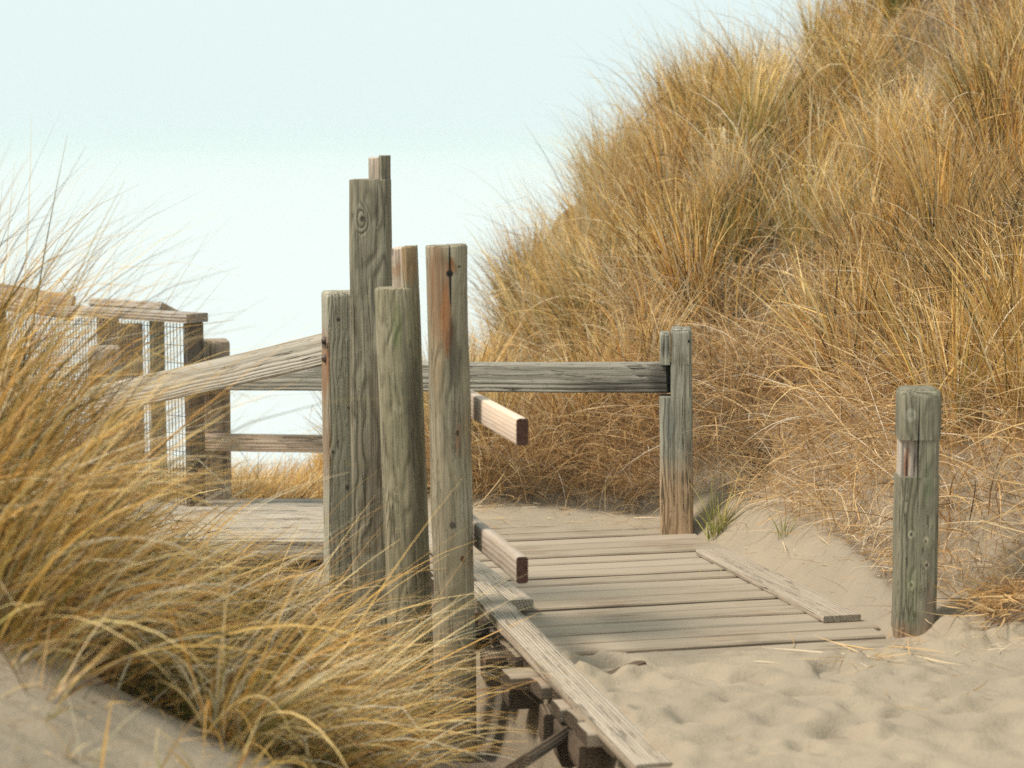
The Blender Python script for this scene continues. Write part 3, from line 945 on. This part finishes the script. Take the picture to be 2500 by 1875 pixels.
mid = [(-w / 2 + .050, -w / 2), (w / 2 - .014, -w / 2), (w / 2, -w / 2 + .014), (w / 2, w / 2), (-w / 2 + .050, w / 2)]
sweep(bm, mid, .6175, .765, amp=.0035, seed=31.0, bottom=False)
lft = [(-w / 2 + .002, -w / 2 + .014), (-w / 2 + .016, -w / 2 + .002), (-w / 2 + .048, -w / 2), (-w / 2 + .048, w / 2 - .004), (-w / 2 + .002, w / 2 - .004)]
sweep(bm, lft, .7645, .905, amp=.004, seed=35.0, chamfer=.010, rough_top=.02)
rgt = [(-w / 2 + .053, -w / 2 + .001), (w / 2 - .014, -w / 2 + .001), (w / 2 - .001, -w / 2 + .014), (w / 2 - .001, w / 2 - .002), (-w / 2 + .053, w / 2 - .002)]
sweep(bm, rgt, .7648, .928, amp=.004, seed=37.0, chamfer=.018, ch_h=.022, rough_top=.01)
link("post", finish(bm, "post"), M_PR, rootF, (bR.x, bR.y, 0), rot_to(-4, -.8, 0))
bA = at(530, 1150, 11.55)
bm = bmesh.new()
sweep(bm, rsq(.137, .137, .01, 4), -.9, at(530, 828, 11.55).z, amp=.003, seed=41.0, chamfer=.020, ch_h=.022)
link("post", finish(bm, "post"), M_FAR_POST, rootF, (bA.x, bA.y, 0), rot_to(12, 0, 0))
rl0 = at(1637, 922, 10.12); rl1 = at(480, 918, 11.45)
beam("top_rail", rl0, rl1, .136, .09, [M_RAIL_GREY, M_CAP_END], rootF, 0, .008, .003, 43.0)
beam("lower_rail", at(985, 1086, 11.15), at(470, 1079, 11.47), .087, .042, [M_RAIL_TAN, M_CAP_END], rootF, 0, .005, .0015, 47.0)

# --- lone post on the right, round topped with a set-back notch
bN = at(2229, 1540, 8.02)
M_PN = wood("mossy_post_wood", (.37, .335, .245), (.16, .145, .10), (.24, .225, .155), 'Z', 51, (.03, .11), .007, .6, crack=.5, grain=.75, wobble=.07,
            spots=[(-.035, -.07, .79, .010, .05, .010, (.02, .02, .015), .98), (-.035, -.07, .79, .020, .06, .026, (.42, .40, .31), .6),
                   (-.006, -.07, .69, .003, .06, .18, BLACK, .95), (-.025, -.07, .36, .012, .05, .016, (.40, .37, .26), .8), (-.025, -.075, .36, .005, .05, .008, (.05, .045, .03), .9),
                   (.028, -.07, .34, .010, .05, .014, (.38, .34, .25), .8), (.028, -.075, .335, .004, .05, .007, (.05, .045, .03), .9),
                   (.032, -.07, .25, .012, .05, .016, (.36, .30, .22), .8), (.032, -.075, .25, .005, .05, .007, (.05, .045, .03), .9),
                   (-.02, -.07, .175, .013, .05, .020, (.42, .40, .26), .85), (-.02, -.075, .177, .005, .05, .008, (.05, .045, .03), .9),
                   (-.02, -.07, .12, .03, .09, .12, (.20, .23, .12), .4), (.03, -.07, .55, .02, .09, .1, (.16, .20, .11), .45),
                   (.045, -.07, .08, .02, .09, .14, (.17, .10, .08), .6), (-.05, -.07, -.02, .03, .09, .07, (.26, .12, .06), .7)],
            lower=(-.02, .06, (.28, .18, .11), .6))
M_NOTCH = wood("bare_notch_wood", (.64, .56, .48), (.48, .38, .3), (.55, .47, .4), 'Z', 53, spots=[(-.042, -.03, .61, .011, .06, .07, (.26, .09, .03), .9), (-.042, -.03, .59, .004, .06, .05, (.05, .03, .02), .8)])
bm = bmesh.new()
w = .146
sweep(bm, rsq(w, w, .016, 4), -.45, .565, amp=.004, seed=51.0, bottom=True)
i = .003
R_ = [(-.005, -w / 2 + i), (w / 2 - .016, -w / 2 + i), (w / 2 - i, -w / 2 + .016), (w / 2 - i, w / 2 - i), (-.005, w / 2 - i)]
sweep(bm, R_, .5645, .70, amp=.003, seed=51.0, bottom=False)
sweep(bm, [(-w / 2 + .010, -w / 2 + .035), (-.0045, -w / 2 + .035), (-.0045, w / 2 - .006), (-w / 2 + .010, w / 2 - .006)], .5643, .70, amp=.003, seed=55.0, bottom=False, mi=1)
sweep(bm, rsq(w, w, .020, 5), .6995, .882, amp=.004, seed=51.0, chamfer=.022, ch_h=.030)
postN = link("fence_post", finish(bm, "fence_post"), [M_PN, M_NOTCH], None, (bN.x, bN.y, 0), rot_to(-2, 0.2, 0))
tag(postN, "short mossy post with rounded top and pale notch, alone in the sand on the right", "post")

# ------------------------------------------------------------------ boardwalk
s = NT("sandy_plank_wood")
tc = s.n('ShaderNodeTexCoord').outputs['Object']
rndp = s.n('ShaderNodeAttribute', attribute_name='rnd').outputs['Fac']
st, _ = s.noise(s.mapping(tc, (3, 90, 60)), 1, 4, .6)
pa, _ = s.noise(s.mapping(tc, (3, 6, 6)), 1, 5, .65)
gr_, _ = s.noise(tc, 420, 2, .6)
c = s.mix(s.mapr(st, .3, .7), (.345, .262, .185), (.135, .10, .072))
c = s.mix(s.mapr(rndp, .5, 1, 0, .6), c, (.40, .33, .26))
c = s.mix(s.mapr(rndp, .35, 0, 0, .45), c, (.20, .155, .115))
sandc = s.mix(s.math('MULTIPLY', s.mapr(gr_, .35, .8), .4), (.32, .272, .205), (.20, .165, .125))
geo = s.n('ShaderNodeNewGeometry'); sz = s.n('ShaderNodeSeparateXYZ'); s.l(geo.outputs['Normal'], sz.inputs[0])
cov = s.math('MULTIPLY', s.mapr(pa, .30, .55), s.mapr(sz.outputs[2], .5, .9))
c = s.mix(s.math('MULTIPLY', cov, .7), c, sandc)
s.principled(c, .9, s.bump(s.math('ADD', s.math('MULTIPLY', st, .5), s.math('MULTIPLY', gr_, .2)), .5, .006), .2)
M_PLANK = s.m
M_EDGE = wood("edge_board_wood", (.52, .45, .36), (.33, .26, .19), (.47, .40, .31), 'X', 61, (.1, .03), .012, .5, crack=.5, grain=.7, blotch=((.45, .385, .29), .5))
M_EDGE_R = wood("sandy_edge_board_wood", (.45, .375, .30), (.33, .26, .19), (.45, .385, .29), 'X', 62, (.1, .03), .012, .8, crack=.3, grain=.4, blotch=((.46, .39, .30), .8))
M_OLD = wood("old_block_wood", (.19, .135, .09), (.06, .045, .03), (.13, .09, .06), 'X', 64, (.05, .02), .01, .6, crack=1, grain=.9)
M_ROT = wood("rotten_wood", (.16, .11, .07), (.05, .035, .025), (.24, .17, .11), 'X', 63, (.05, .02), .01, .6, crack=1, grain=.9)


def plank_into(bm, lay, a0, a1, b0, b1, z0, z1, r, tilt=0.0, seed=0.0, frame=bw):
    nb = max(2, int((b1 - b0) / .05))
    sec = [(a0 + .004, z0), (a1 - .004, z0), (a1, z0 + .006), (a1, z1 - .006), (a1 - .006, z1), ((a0 + a1) / 2, z1 + .001), (a0 + .006, z1), (a0, z1 - .006), (a0, z0 + .006)]
    rings = []
    for k in range(nb + 1):
        b = b0 + (b1 - b0) * k / nb
        ring = []
        for (a, z) in sec:
            wv = mnoise.noise(Vector((a * 9 + seed, b * 3.2, 1.7))) * .006 + mnoise.noise(Vector((a * 30 + seed, b * 14, 5.7))) * .0016
            wz = mnoise.noise(Vector((seed * 3.1, b * 1.3, 2.2))) * .003
            v = bm.verts.new(frame(a + wv, b + (mnoise.noise(Vector((a * 40, seed, 1))) * .012 if k in (0, nb) else 0), z + wz + tilt * (b - b0)))
            v[lay] = r
            ring.append(v)
        rings.append(ring)
    for r0, r1 in zip(rings[:-1], rings[1:]):
        for i in range(len(sec)):
            j = (i + 1) % len(sec)
            bm.faces.new((r0[i], r0[j], r1[j], r1[i]))
    bm.faces.new(rings[0][::-1]).material_index = 1; bm.faces.new(rings[-1])


o0 = bw(-1, .65, -.05)
rootD = empty("boardwalk", o0, "sandy plank boardwalk with a raised board along its left edge", "boardwalk")
bm = bmesh.new(); lay = bm.verts.layers.float.new('rnd')
rot_deck = math.atan2(V[1], V[0])
a = -1.15
rr_ = random.Random(5)
while a < 3.1:
    gap = rr_.choice([.014, .019, .024, .032])
    wd = .148 - gap
    b0 = rr_.choice([-.10, -.05, -.03, .0, .02, .06]) + rr_.uniform(-.015, .015) if a < .9 else rr_.uniform(-.02, .02)
    dz = rr_.uniform(-.0025, .0025)
    fr = lambda aa, bb, zz: ((bb, aa, zz))
    plank_into(bm, lay, a, a + wd, b0, 1.36 + rr_.uniform(-.03, .03), -.045 + dz, dz, rr_.random(), 0, a * 7, fr)
    a += wd + gap
me = finish(bm, "decking")
deck = link("decking", me, [M_PLANK, M_OLD], rootD, (P0[0], P0[1], 0), Matrix((Vector((V[0], V[1], 0)), Vector((U[0], U[1], 0)), Vector((0, 0, 1)))).transposed().to_quaternion())
# left edge boards, right edge board, joists, blocks
beam("edge_board", bw(-.96, .035, -.010), bw(1.32, .035, .078), .112, .040, [M_EDGE, M_EDGE], rootD, 90, .006, .004, 61.0)
beam("edge_board", bw(1.12, .155, .040), bw(2.75, .115, .046), .115, .040, [M_EDGE, M_EDGE], rootD, 90, .006, .002, 64.0)
beam("edge_board", bw(.73, 1.285, .013), bw(2.15, 1.265, .013), .148, .024, [M_EDGE_R, M_EDGE_R], rootD, 90, .004, .002, 66.0)
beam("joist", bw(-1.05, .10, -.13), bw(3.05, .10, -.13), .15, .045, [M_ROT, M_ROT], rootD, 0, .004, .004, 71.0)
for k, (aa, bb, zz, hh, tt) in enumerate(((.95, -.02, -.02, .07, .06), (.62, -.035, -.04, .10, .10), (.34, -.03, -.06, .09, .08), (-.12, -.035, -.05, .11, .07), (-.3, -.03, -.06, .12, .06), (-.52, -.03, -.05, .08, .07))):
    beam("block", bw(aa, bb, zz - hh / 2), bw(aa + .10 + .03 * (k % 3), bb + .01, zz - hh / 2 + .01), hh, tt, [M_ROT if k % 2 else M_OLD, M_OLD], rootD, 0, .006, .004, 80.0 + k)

# loose timbers lying about the edge
q0 = Vector((.235, 7.28, -.035)); q1 = Vector((.43, 7.37, .022))
o = beam("broken_plank", q0, q1, .085, .022, [M_ROT, M_ROT], None, 78, .003, .010, 91.0)
tag(o, "dark rotten plank end breaking out of the sand beside the edge board", "plank")
o = beam("fallen_board", at(1265, 1868, 6.55), at(1440, 1752, 7.1), .09, .035, [M_ROT, M_EDGE], None, 55, .004, .004, 93.0)
tag(o, "old board lying half buried in the hollow below the edge board", "board")
o = beam("loose_board", at(1480, 1292, 10.32), at(1598, 1286, 10.42), .10, .022, [M_EDGE_R, M_ROT], None, 70, .003, .003, 95.0)
tag(o, "short loose board lifted out of the sand left of the notched fence post", "board")

# --- the lower boardwalk on the left, behind the posts
rootL = empty("lower_boardwalk", (-1.5, 10.9, -.15), "lower boardwalk of bleached planks left of the posts", "boardwalk")
bm = bmesh.new(); lay = bm.verts.layers.float.new('rnd')
yy = 10.38
while yy < 11.45:
    plank_into(bm, lay, yy, yy + .118, -2.6, -.62 + rr_.uniform(-.03, .03), -.125, -.08, .8 + .2 * rr_.random(), 0, yy * 5, lambda aa, bb, zz: (bb + 1.5, aa - 10.9, zz + .15))
    yy += .118 + .014
me = finish(bm, "decking")
M_BLEACH = wood("bleached_plank_wood", (.56, .51, .43), (.38, .32, .25), (.50, .43, .34), 'X', 67, (.02, .05), .010, .5, crack=.8, grain=.8)
link("decking", me, [M_BLEACH, M_BLEACH], rootL, (-1.5, 10.9, -.15))
beam("edge_board", Vector((-2.6, 10.30, -.13)), Vector((-.6, 10.33, -.125)), .09, .04, [M_BLEACH, M_BLEACH], rootL, 0, .004, .002, 69.0)

# ------------------------------------------------------------------ mesh fence on the far left
e0 = at(452, 778, 11.25)
dirm = Vector((-.74, .67, -.012)).normalized()
rootM = empty("mesh_fence", (e0.x, e0.y, -.4), "wire mesh fence with a flat cap rail and dark corner post", "fence")
nrm = Vector((0, 0, 1)).cross(dirm).normalized()
ctr = e0 - nrm * -.05
beam("cap_rail", e0 + Vector((.055, .04, 0)), e0 + Vector((.055, .04, 0)) + dirm * 2.6, .14, .045, [M_CAP, M_CAP_END], rootM, 90, .004, .002, 101.0)
bm = bmesh.new()
sweep(bm, rsq(.085, .085, .006, 3), -.8, e0.z - .0255, amp=.003, seed=103.0)
pp = at(474, 900, 11.33)
link("post", finish(bm, "post"), M_DARK_POST, rootM, (pp.x, pp.y, 0), rot_to(20, 0, 0))
bm = bmesh.new()
sweep(bm, rsq(.085, .085, .006, 3), -1.0, e0.z - .05, amp=.003, seed=105.0)
p2 = Vector((pp.x, pp.y, 0)) + dirm * 1.7
link("post", finish(bm, "post"), M_FAR_POST, rootM, (p2.x, p2.y, 0), rot_to(42, 0, 0))


def wire_panel(L, H, dxv, dzv, w=.0030):
    bm = bmesh.new()
    def bar(p, q, ax):
        p, q = Vector(p), Vector(q)
        d = (q - p).normalized()
        s1 = Vector((0, 1, 0)); s2 = d.cross(s1)
        r0 = [bm.verts.new(p + (s1 * u + s2 * v) * w / 2) for u, v in ((-1, -1), (1, -1), (1, 1), (-1, 1))]
        r1 = [bm.verts.new(q + (s1 * u + s2 * v) * w / 2) for u, v in ((-1, -1), (1, -1), (1, 1), (-1, 1))]
        for i in range(4):
            j = (i + 1) % 4
            bm.faces.new((r0[i], r0[j], r1[j], r1[i]))
    x = 0
    while x <= L:
        bar((x, 0, 0), (x, 0, -H), 'z'); x += dxv
    z = -.02
    while z >= -H:
        bar((0, w, z), (L, w, z), 'x'); z -= dzv
    return finish(bm, "wire_mesh")


Mx = Matrix((dirm, Vector((0, 0, 1)).cross(dirm).normalized(), dirm.cross(Vector((0, 0, 1)).cross(dirm).normalized()))).transposed()
link("wire_mesh", wire_panel(1.65, 1.1, .026, .09), M_WIRE, rootM, Vector((pp.x, pp.y, e0.z - .03)) + nrm * .05 + dirm * .02, Mx.to_quaternion())

# second railing further back: green post, brown post and two top boards
rootG = empty("distant_railing", (at(382, 1000, 13.4).x, 13.4, -1.0), "distant railing of greenish and brown posts seen through the wire mesh", "railing")
for (px, ptop, Yq, wq, mt, sd) in ((382, 772, 13.4, .09, M_GREEN_POST, 111.0), (318, 790, 13.9, .15, M_FAR_POST, 113.0), (262, 735, 14.6, .14, M_CAP and M_PALE_POST, 115.0)):
    bm = bmesh.new()
    q = at(px, ptop, Yq)
    sweep(bm, rsq(wq, .09, .006, 3), -1.4, q.z, amp=.003, seed=sd, chamfer=.006)
    link("post", finish(bm, "post"), mt, rootG, (q.x, q.y, 0), rot_to(8, 0, 0))
beam("top_board", at(244, 749, 14.5), at(420, 762, 13.2), .16, .05, [M_CAP, M_CAP_END], rootG, 60, .004, .002, 117.0)
o = beam("sloping_board", at(-120, 700, 12.2), at(178, 752, 12.0), .13, .045, [M_RAIL_TAN, M_RAIL_TAN], None, 0, .004, .002, 119.0)
tag(o, "brown board sloping down through the grass at the left edge", "board")

# ------------------------------------------------------------------ world and sun
SUN_EL, SUN_AZ = R(52), R(-66)          # high, soft, from the left
w = bpy.data.worlds.new("World")
sc.world = w
w.use_nodes = True
nt = w.node_tree
for n_ in list(nt.nodes): nt.nodes.remove(n_)
sky = nt.nodes.new('ShaderNodeTexSky')
sky.sky_type = 'NISHITA'
sky.sun_disc = False
sky.sun_elevation = SUN_EL
sky.sun_rotation = SUN_AZ
sky.dust_density = 4
b1_ = nt.nodes.new('ShaderNodeBackground'); b1_.inputs[1].default_value = .05
nt.links.new(sky.outputs[0], b1_.inputs[0])
b2_ = nt.nodes.new('ShaderNodeBackground'); b2_.inputs[0].default_value = (.785, .925, .915, 1); b2_.inputs[1].default_value = .655
mx = nt.nodes.new('ShaderNodeMixShader'); mx.inputs[0].default_value = .97
wo = nt.nodes.new('ShaderNodeOutputWorld')
nt.links.new(b1_.outputs[0], mx.inputs[1]); nt.links.new(b2_.outputs[0], mx.inputs[2]); nt.links.new(mx.outputs[0], wo.inputs[0])

sd = bpy.data.lights.new("sun", 'SUN')
sd.energy = 3.15; sd.angle = R(15); sd.color = (1, .90, .77)
so = bpy.data.objects.new("sun", sd); col.objects.link(so)
so.location = (-6, -2, 12)
dv = Vector((math.sin(SUN_AZ) * math.cos(SUN_EL), -.22 * math.cos(SUN_EL) + .0 * math.cos(SUN_AZ), math.sin(SUN_EL)))
so.rotation_euler = dv.to_track_quat('Z', 'Y').to_euler()
sky.sun_rotation = math.atan2(dv.x, dv.y)
sky.sun_elevation = math.asin(dv.normalized().z)

sc.view_settings.view_transform = 'Standard'
sc.view_settings.look = 'None'
sc.view_settings.exposure = 0.67
sc.view_settings.gamma = 1
sc.cycles.use_denoising = False
sc.cycles.max_bounces = 8
sc.cycles.volume_bounces = 6
sc.cycles.transparent_max_bounces = 4
